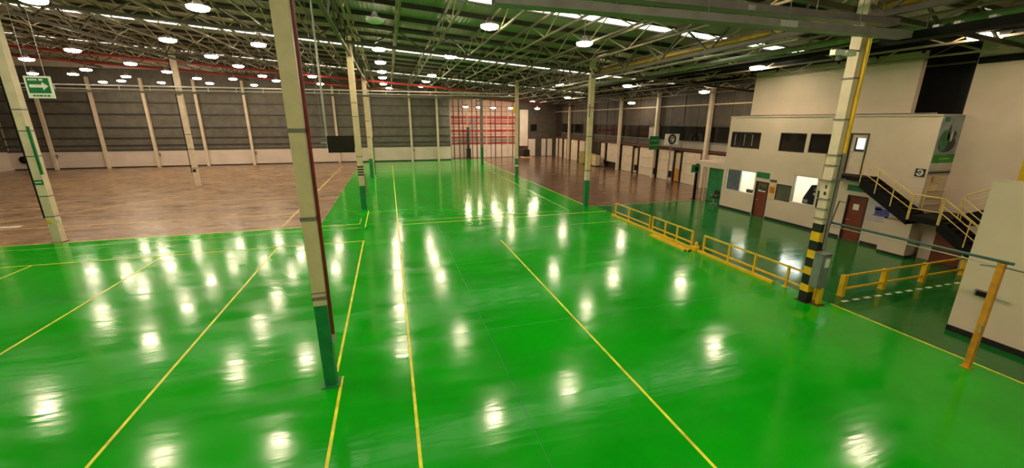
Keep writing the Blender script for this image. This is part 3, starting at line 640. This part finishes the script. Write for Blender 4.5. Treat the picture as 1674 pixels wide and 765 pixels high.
for k, (x, y0, y1, z) in enumerate(((12.52, 14.3, 17.1, .03), (12.40, 14.25, 16.8, .03), (12.28, 14.35, 17.0, .03))):
    lb = thing('loose_bar', ['loose yellow bar on the floor nearest the guard rail', 'loose yellow bar lying between two others', 'outermost loose yellow bar on the green floor'][k], 'bar', (x, (y0+y1)/2, 0), 'loose yellow bars')
    B(x-.03, x+.03, y0, y1, .0, .06).build('tube', M_YEL, lb); B(x-.035, x+.035, y0-.02, y0, 0, .065).build('end_cap', M_BLACK, lb)
bc = thing('rail_bracket', 'yellow bracket block between two guard rail sections', 'bracket', (12.85, 14.4, 0))
B(12.72, 13.1, 14.2, 14.5, .1, .16).build('plate', M_YEL, bc); B(12.82, 12.90, 14.3, 14.4, .16, .36).build('lug', M_YEL, bc); B(12.95, 13.15, 14.1, 14.3, .16, .2).build('clip', M_BLACK, bc)

# ------------------------------------------------------------------ overhead trays, pipes
def xtray(y, z, x0, x1, label, m=M_GREY, w_=.3, hgt=.16):
    t = thing('cable_tray', label, 'cable tray', ((x0+x1)/2, y, z))
    B(x0, x1, y-w_/2, y+w_/2, z, z+.015).build('tray_floor', m, t)
    for s in (-1, 1): B(x0, x1, y+s*w_/2-.012, y+s*w_/2+.012, z, z+hgt).build('side_rail', m, t)
    n = int((x1-x0)/2.2)
    for k in range(n+1):
        x = x0+.3+k*2.2
        if x < x1: MB().tube((x, y, z+.016), (x, y, roof(x)-.03), .012, 6).build('hanger_rod', M_GREY, t)
    return t
xa = xtray(8.35, 7.98, 1.0, 12.75, 'upper grey cable tray crossing to the striped column')
xb = xtray(8.0, 7.62, 2.0, 12.75, 'lower grey cable tray crossing to the striped column')
for x in (4.9, 5.3, 7.9): B(x, x+.2, 8.18, 8.195, 8.0, 8.1).build('cover_clip', M_GALV, xa)
B(8.5, 9.0, 7.83, 7.845, 7.63, 7.76).build('cover_clip', M_GALV, xb)
ft = thing('lighting_truss', 'galvanised double rail tray crossing in front of the far columns', 'cable tray', (-6, 41.0, 8.0))
for z, m, hh in ((8.1, M_GALV, .10), (7.86, M_GALV, .05), (7.62, M_GIRDER, .16)): B(-30.3, 12.3, 40.85, 41.0, z, z+hh).build('rail', m, ft)
for k in range(22): MB().bar((-30+k*2, 40.93, 7.7), (-30+k*2, 40.93, 8.15), .05).build('link', M_GALV, ft)
def ypipe(x, z, y0, y1, r, m, label, name='overhead_pipe', n=6):
    t = thing(name, label, 'pipe', (x, (y0+y1)/2, z)); MB().tube((x, y0, z), (x, y1, z), r, 10).build('pipe', m, t)
    for k in range(n):
        y = y0+.5+(y1-y0-1)*k/(n-1); MB().tube((x, y, z+r), (x, y, roof(x)-.02), .014, 6).build('hanger_rod', M_GREY, t); MB().tube((x, y-.03, z), (x, y+.03, z), r*1.25, 10).build('clamp', m, t)
    return t
M_GASY = mat('pipe_yellow', (.48, .30, .02), .4, noise=(4, .2))
ypipe(12.95, 8.55, -4, 25.5, .075, M_GASY, 'yellow overhead pipe running down the column line')
ypipe(13.2, 8.50, -4, 30, .06, M_RED, 'dark red overhead pipe right of the yellow pipe')
ypipe(13.9, 8.35, 12, 50, .04, M_GALV, 'thin galvanised overhead pipe right of the red pipe')
ypipe(16.5, 8.5, -4, 40, .12, mat('duct_grey', (.30, .29, .22), .45, noise=(3, .2)), 'thick grey overhead duct above the guard rail aisle')
ypipe(22.3, 8.25, 22.3, 60, .06, M_RED, 'dark red overhead pipe above the dock aisle')
def xpipe(y, x0, x1, dz, r, m, label):
    t = thing('sprinkler_pipe', label, 'pipe', ((x0+x1)/2, y, roof((x0+x1)/2)-dz)); MB().tube((x0, y, roof(x0)-dz), (x1, y, roof(x1)-dz), r, 10).build('pipe', m, t)
    for k in range(8):
        x = x0+.5+(x1-x0-1)*k/7; MB().tube((x, y, roof(x)-dz+r), (x, y, roof(x)-.01), .014, 6).build('hanger_rod', M_GREY, t)
M_REDS = mat('sprinkler_red', (.30, .03, .03), .4, noise=(4, .2))
xpipe(44.0, -40, 14, 1.45, .11, M_REDS, 'nearer dark red sprinkler main crossing the hall')
xpipe(53.5, -40, 20, 1.5, .11, M_REDS, 'farther dark red sprinkler main near the far wall')
# black tray and beam over the office aisle
bb = thing('steel_beam', 'black steel beam above the office front', 'beam', (20.3, 7, 8.5))
B(20.15, 20.45, -6, 22.5, 8.42, 8.46).box(20.15, 20.45, -6, 22.5, 8.80, 8.84).box(20.28, 20.32, -6, 22.5, 8.46, 8.80).build('beam', M_BLACKM, bb)
for k in range(10): B(20.2, 20.4, -5+k*2.8, -4.95+k*2.8, 8.46, 8.80).build('stiffener', M_BLACKM, bb)
ev = thing('eave_beam', 'black eave beam closing the gap above the white upper block', 'beam', (21.5, 16, 8.6))
B(21.35, 21.58, 12, 21.6, 8.42, 8.9).build('beam', M_BLACKM, ev)
for k in range(6): B(21.3, 21.34, 12.5+k*1.7, 12.6+k*1.7, 8.3, 8.6).build('bracket', M_BLACKM, ev)
ypipe(18.0, 8.45, 2, 34, .16, M_BLACKM, 'thick black overhead duct above the office aisle')
ypipe(19.6, 8.38, 2, 30, .13, M_BLACKM, 'black overhead duct nearest the office front')
ypipe(21.3, 8.15, 21.8, 55, .15, M_BLACKM, 'black overhead duct above the dock doors')
bt = thing('black_tray', 'black cable tray running from the striped column over the white partition', 'cable tray', (12.9, 2, 7.6))
B(12.8, 13.15, -6, 8.6, 7.58, 7.6).build('tray_floor', M_BLACKM, bt); B(12.78, 12.8, -6, 8.6, 7.58, 7.78).build('side_rail', M_BLACKM, bt); B(13.15, 13.17, -6, 8.6, 7.58, 7.78).build('side_rail', M_BLACKM, bt)
for y in (7.4, 7.0, 6.4, 5.7): B(12.85, 13.0, y, y+.12, 7.601, 7.85).build('junction_box', M_GALV, bt)
for y in (-5, -1, 3, 7.8): MB().tube((13.12, y, 7.6), (13.12, y, roof(13)-.03), .014, 6).build('hanger_rod', M_GREY, bt)

# ------------------------------------------------------------------ hanging screen, signs
tv = thing('hanging_screen', 'black flat screen hanging from a long pale pole', 'screen', (-2.1, 20, 4.5))
B(-2.64, -1.57, 19.95, 20.02, 4.20, 4.90).build('panel', M_SCREEN, tv); B(-2.66, -1.55, 20.021, 20.06, 4.18, 4.92).build('bezel', M_BLACKM, tv)
MB().tube((-2.68, 20.12, 4.4), (-2.68, 20.12, roof(-2.7)-.02), .045, 10).build('pole', M_GALV, tv); MB().bar((-2.95, 20.12, 4.62), (-2.1, 20.12, 4.62), .05).build('bracket', M_GALV, tv); MB().tube((-2.82, 20.12, 4.6), (-2.95, 20.12, roof(-2.9)-.02), .012, 6).build('cable', M_GREY, tv)
es = thing('arrow_sign', 'green hanging sign with a white arrow pointing right', 'sign', (-13.6, 22.6, 6.9))
ex, ey, ez = -14.18, 22.6, 6.44
esb = B(ex, ex+.86, ey, ey+.05, ez, ez+.87).build('board', M_SWHITE, es); B(ex+.07, ex+.79, ey-.008, ey-.001, ez+.2, ez+.80).build('green_field', M_SGREEN, esb)
MB().prism([(ex+.13, ez+.42), (ex+.55, ez+.42), (ex+.55, ez+.32), (ex+.75, ez+.48), (ex+.55, ez+.64), (ex+.55, ez+.54), (ex+.13, ez+.54)], 'Y', ey-.016, ey-.009).build('arrow', M_SWHITE, esb)
for k, (u, wd) in enumerate(((.13, .06), (.21, .05), (.28, .06), (.36, .05), (.48, .13))): B(ex+u, ex+u+wd, ey-.014, ey-.009, ez+.69, ez+.76).build('symbol', M_SWHITE, esb)
for k, (u, wd) in enumerate(((.16, .08), (.27, .07), (.36, .12), (.51, .08), (.62, .1))): B(ex+u, ex+u+wd, ey-.008, ey-.001, ez+.07, ez+.13).build('symbol', M_SGREEN, esb)
for u in (.15, .71): MB().tube((ex+u, ey+.02, ez+.87), (ex+u, ey+.02, roof(-14)-.02), .008, 6).build('wire', M_GALV, es)
rs = thing('emblem_sign', 'white sign with a round black emblem on a post by the dock doors', 'sign', (24.7, 32.3, 0))
rsb = B(23.95, 25.45, 32.25, 32.3, 3.5, 4.45).build('board', M_SWHITE, rs); MB().tube((24.7, 32.36, .02), (24.7, 32.36, 3.5), .05, 10).build('post', M_GREY, rs); B(24.5, 24.9, 32.2, 32.5, 0, .02).build('base_plate', M_GREY, rs)
em = MB()
for k in range(16):
    t0, t1 = k*math.pi/8, (k+1)*math.pi/8
    em.bar((24.7+.34*math.cos(t0), 32.243, 3.98+.38*math.sin(t0)), (24.7+.34*math.cos(t1), 32.243, 3.98+.38*math.sin(t1)), .17, .012, up=(0, 1, 0))
em.build('ring', M_BLACK, rsb)
cm = MB()
for k in range(7):
    t0, t1 = .6+k*.6, .6+(k+1)*.6
    cm.bar((24.7+.17*math.cos(t0), 32.243, 3.98+.19*math.sin(t0)), (24.7+.17*math.cos(t1), 32.243, 3.98+.19*math.sin(t1)), .10, .012, up=(0, 1, 0))
cm.build('inner_mark', M_BLACK, rsb); B(24.68, 24.86, 32.236, 32.249, 3.94, 4.0).build('bar_mark', M_BLACK, rsb)
g2s = thing('green_sign', 'green two panel sign hanging beside the dock column', 'sign', (25.0, 35.2, 3.5))
for z in (2.85, 3.3, 3.75): B(24.4, 25.5, 35.2, 35.24, z, z+.4).build('panel', M_SGREEN, g2s)
for z in (3.27, 3.71): B(24.45, 25.45, 35.19, 35.199, z-.02, z+.05).build('stripe', M_LINEG, g2s)
MB().tube((24.6, 35.22, 4.15), (24.6, 35.22, roof(24.6)-.02), .012, 6).tube((25.3, 35.22, 4.15), (25.3, 35.22, roof(25.3)-.02), .012, 6).build('wire', M_GREY, g2s)

# ------------------------------------------------------------------ canopy and booth left of the office
cn = thing('canopy', 'white flat canopy beside the office corner', 'canopy', (22.8, 23.6, 2.6))
B(21.45, 24.6, 22.03, 25.2, 2.45, 2.80).build('slab', M_WHITE, cn); MB().tube((21.6, 24.1, 0), (21.6, 24.1, 2.45), .045, 10).build('post', M_CREAM2, cn); MB().tube((21.6, 25.05, 0), (21.6, 25.05, 2.45), .04, 10).build('post', M_CREAM2, cn)
gb = thing('green_booth', 'green panelled booth under the white canopy', 'booth', (21.8, 23.1, 0))
for a, b in ((22.06, 23.0), (23.02, 23.98)): B(21.78, 21.84, a, b, .03, 2.42).build('panel', M_GPAINT, gb)
B(21.74, 21.88, 22.03, 24.02, 0, .03).build('sill', M_BLACK, gb); B(21.74, 21.778, 22.5, 22.6, 1.6, 2.2).build('hatch_bar', M_SGREEN, gb)
ct = thing('office_chair', 'black chair with pale trim before the green booth', 'chair', (21.35, 22.75, 0))
B(21.15, 21.55, 22.55, 22.95, .44, .52).build('seat', M_BLACK, ct); B(21.5, 21.56, 22.55, 22.95, .55, .95).build('backrest', M_BLACK, ct); MB().tube((21.35, 22.75, .08), (21.35, 22.75, .44), .03, 8).build('stem', M_GALV, ct)
for k in range(5): MB().bar((21.35, 22.75, .09), (21.35+.27*math.cos(k*1.2566), 22.75+.27*math.sin(k*1.2566), .03), .04).build('leg', M_GALV, ct)
for s in (22.53, 22.93): MB().bar((21.2, s, .66), (21.52, s, .66), .04).bar((21.3, s, .5), (21.3, s, .66), .03).build('armrest', M_GALV, ct)
ss = thing('post_sign', 'green sign on a dark post left of the white canopy', 'sign', (21.2, 24.7, 0))
B(21.26, 21.40, 24.62, 24.78, .02, 2.6).build('post', M_BLACKM, ss); B(21.18, 21.43, 24.54, 24.86, 0, .02).build('base_plate', M_BLACKM, ss); B(20.75, 21.42, 24.58, 24.615, 2.0, 2.55).build('board', M_GPAINT, ss); B(21.05, 21.3, 24.565, 24.579, 2.1, 2.4).build('print', M_BLACKM, ss)

# ------------------------------------------------------------------ small things along the dock wall and far corner
def cart(x, y, m, label, wd=.8, hh=1.3):
    t = thing('dock_cabinet', label, 'cabinet', (x, y, 0))
    B(x-.3, x+.3, y-wd/2, y+wd/2, .12, hh).build('body', m, t)
    cdr = B(x-.32, x-.301, y-wd/2+.05, y+wd/2-.05, .2, hh-.1).build('door', m, t)
    for dx in (-.24, .24):
        for dy in (-wd/2+.06, wd/2-.06): B(x+dx-.03, x+dx+.03, y+dy-.03, y+dy+.03, 0, .12).build('foot', M_BLACK, t)
    B(x-.34, x-.321, y-.03, y+.03, hh*.5, hh*.6).build('handle', M_BLACK, cdr)
cart(24.9, 48.3, M_YEL, 'orange-yellow cabinet at the dock wall behind the green-footed column', 1.4, 1.5)
cart(24.9, 50.4, mat('olive_yellow', (.35, .30, .08), .5, noise=(2, .2)), 'olive cabinet left of the orange-yellow cabinet', 1.6, 1.6)
cart(24.9, 46.9, M_CREAM, 'pale narrow cabinet right of the orange-yellow cabinet', .9, 1.4)
mc = thing('floor_machine', 'dark machine standing in the far corner beside the red bay', 'machine', (20.4, 61.6, 0))
B(19.9, 20.9, 61.2, 62.0, .12, 1.2).build('body', M_BLACK, mc); B(20.1, 20.5, 61.3, 61.8, 1.2, 1.75).build('head', M_REDDOOR, mc); B(19.6, 21.4, 61.0, 62.1, 0, .12).build('pallet', M_LINEO, mc)
mc2 = thing('floor_machine', 'dark upright machine between the posts of the red bay', 'machine', (11.4, 62.0, 0))
B(11.1, 11.7, 61.8, 62.3, .05, 1.5).build('body', M_BLACK, mc2); B(11.2, 11.55, 61.9, 62.2, 1.5, 4.6).build('mast', M_DFRAME, mc2); B(11.0, 11.8, 61.7, 62.4, 0, .05).build('base', M_DFRAME, mc2)
hs = thing('fire_hose_reel', 'red fire hose reel on the far wall at the left edge', 'hose reel', (-39.6, 60.1, 1.1))
MB().tube((-39.8, 60.0, 1.15), (-39.8, 60.24, 1.15), .42, 16).build('reel', M_BLACKM, hs); MB().tube((-38.9, 60.05, 1.1), (-38.9, 60.24, 1.1), .3, 14).build('hose_coil', M_REDHOSE, hs); B(-39.4, -38.3, 60.18, 60.25, .85, 1.35).build('back_plate', M_REDHOSE, hs)

# ------------------------------------------------------------------ lamps
def lamp_meshes():
    h_ = MB().lathe([(.10, .10), (.12, .0), (.12, -.12), (.10, -.14)], 16)
    for k in range(12):
        t = k*math.pi/6; h_.bar((.11*math.cos(t), .11*math.sin(t), -.02), (.20*math.cos(t), .20*math.sin(t), -.13), .012, .06)
    rf = MB().lathe([(.13, -.13), (.33, -.145), (.365, -.175), (.355, -.175), (.32, -.155), (.13, -.145)], 24, cap=False)
    ln = MB().lathe([(.34, -.165), (.355, -.20), (.33, -.26), (.24, -.30), (.09, -.315)], 24)
    hk = MB().tube((0, 0, .10), (0, 0, .2), .02, 8)
    return [('housing', h_.mesh('lamp_housing', M_GREY)), ('reflector', rf.mesh('lamp_reflector', M_FRAME)), ('hook', hk.mesh('lamp_hook', M_GREY)), ('lens', ln.mesh('lamp_lens', M_LENS))], ln.mesh('lamp_lens_off', M_LENSOFF)
LM, LM_OFF = lamp_meshes()
ROD = MB().tube((0, 0, 0), (0, 0, 1), .012, 6).mesh('lamp_rod', M_GREY)
ROWS = [
 ('leftmost row', [(-29.5, 48.2), (-28.9, 56.5)]),
 ('second row from left', [(-22.8, 37.1), (-23.0, 43.2), (-23.1, 48.8), (-23.2, 55.4)]),
 ('short row between the two leftmost rows', [(-26.4, 47.7), (-26.2, 54.3)]),
 ('row over the brown floor column', [(-18.9, 25.0), (-17.2, 31.6), (-17.4, 37.7), (-17.4, 42.9), (-17.45, 48.8), (-18.5, 54.8)]),
 ('short row behind the brown floor column', [(-14.3, 48.4), (-14.5, 56.0)]),
 ('row between left and nearest columns', [(-11.1, 19.1), (-10.3, 26.2), (-10.4, 31.9), (-10.4, 36.9), (-10.7, 44.3), (-10.7, 49.2)]),
 ('row just left of nearest column', [(-6.2, 18.6), (-6.3, 26.3), (-6.4, 43.4), (-6.9, 51.8)]),
 ('straight row right of ringed column', [(-.21, 18.8), (-.21, 25.9), (-.21, 31.6), (-.21, 37.4), (-.2, 42.6), (-.2, 49.6), (.4, 55.5)]),
 ('row over the long yellow line', [(4.15, 17.3), (3.8, 25.8), (3.8, 36.8), (3.8, 42.5), (3.8, 48.6)]),
 ('the row left of the green-footed dock column', [(8.7, 18.1)]),
 ('row over the dock floor edge', [(13.75, 26.2), (14.35, 34.4), (14.5, 49.6), (15.0, 57.5)]),
 ('row over the office aisle', [(18.9, 9.62), (18.9, 18.4), (18.8, 30.8), (20.5, 46.5), (20.3, 58.5)]),
]
ORD = ['nearest', 'second', 'third', 'fourth', 'fifth', 'sixth', 'seventh']
def lamp(x, y, z, label, off=False, group='high bay lamps under the roof'):
    t = thing('high_bay_lamp', label, 'lamp', (x, y, z), group)
    got = {}
    for nm, me in LM: got[nm] = inst(nm, LM_OFF if (off and nm == 'lens') else me, got['reflector'] if nm == 'lens' else t)
    top = roof(x)-z-.02
    inst('rod', ROD, t, (0, 0, .2), (0, 0, 0), (1, 1, max(.05, top-.2)))
    return t
def lz(x): return 9.45 - .06*max(x, 0) + .2
for row, pts in ROWS:
    for i, (x, y) in enumerate(pts):
        off = (x, y) == (-.21, 18.8)
        if off: lab = 'unlit pale high bay lamp, nearest in the straight row right of the ringed column'
        elif len(pts) == 1: lab = 'lit high bay lamp hanging alone in ' + row
        else: lab = 'lit high bay lamp, %s from camera, %s' % (ORD[i], row)
        if i == 0 and not off and len(pts) > 1: lab = 'lit high bay lamp, nearest to camera, ' + row
        lamp(x, y, lz(x), lab, off)
for (x, y, z, lab) in ((22.5, 26.3, 7.86, 'lit high bay lamp near the dock wall above the emblem sign'), (24.0, 38.3, 7.55, 'lit high bay lamp near the dock wall above the green sign'),
                       (21.2, 58.9, 7.5, 'small lit lamp at the far end of the dock wall'), (10.4, 58.0, 7.6, 'leftmost small lamp before the red bay'), (12.3, 58.0, 7.55, 'second small lamp from the left before the red bay'),
                       (14.3, 58.0, 7.5, 'third small lamp from the left before the red bay'), (16.9, 58.0, 7.5, 'rightmost small lamp before the red bay')):
    lamp(x, y, z, lab)
# lamps of the same grid over and behind the photographer
for (x, y) in ((-17.3, 18.6), (-23, 25.5), (-17.3, 9.6), (-10.4, 9.6), (-4.0, 9.6), (4.0, 9.6), (9.4, 9.6), (-10.4, 1), (-4, 1), (4, 1), (9.4, 1), (-4, -6), (4, -6), (-30, 30)):
    lamp(x, y, lz(x), 'high bay lamp of the roof grid beyond the picture frame')
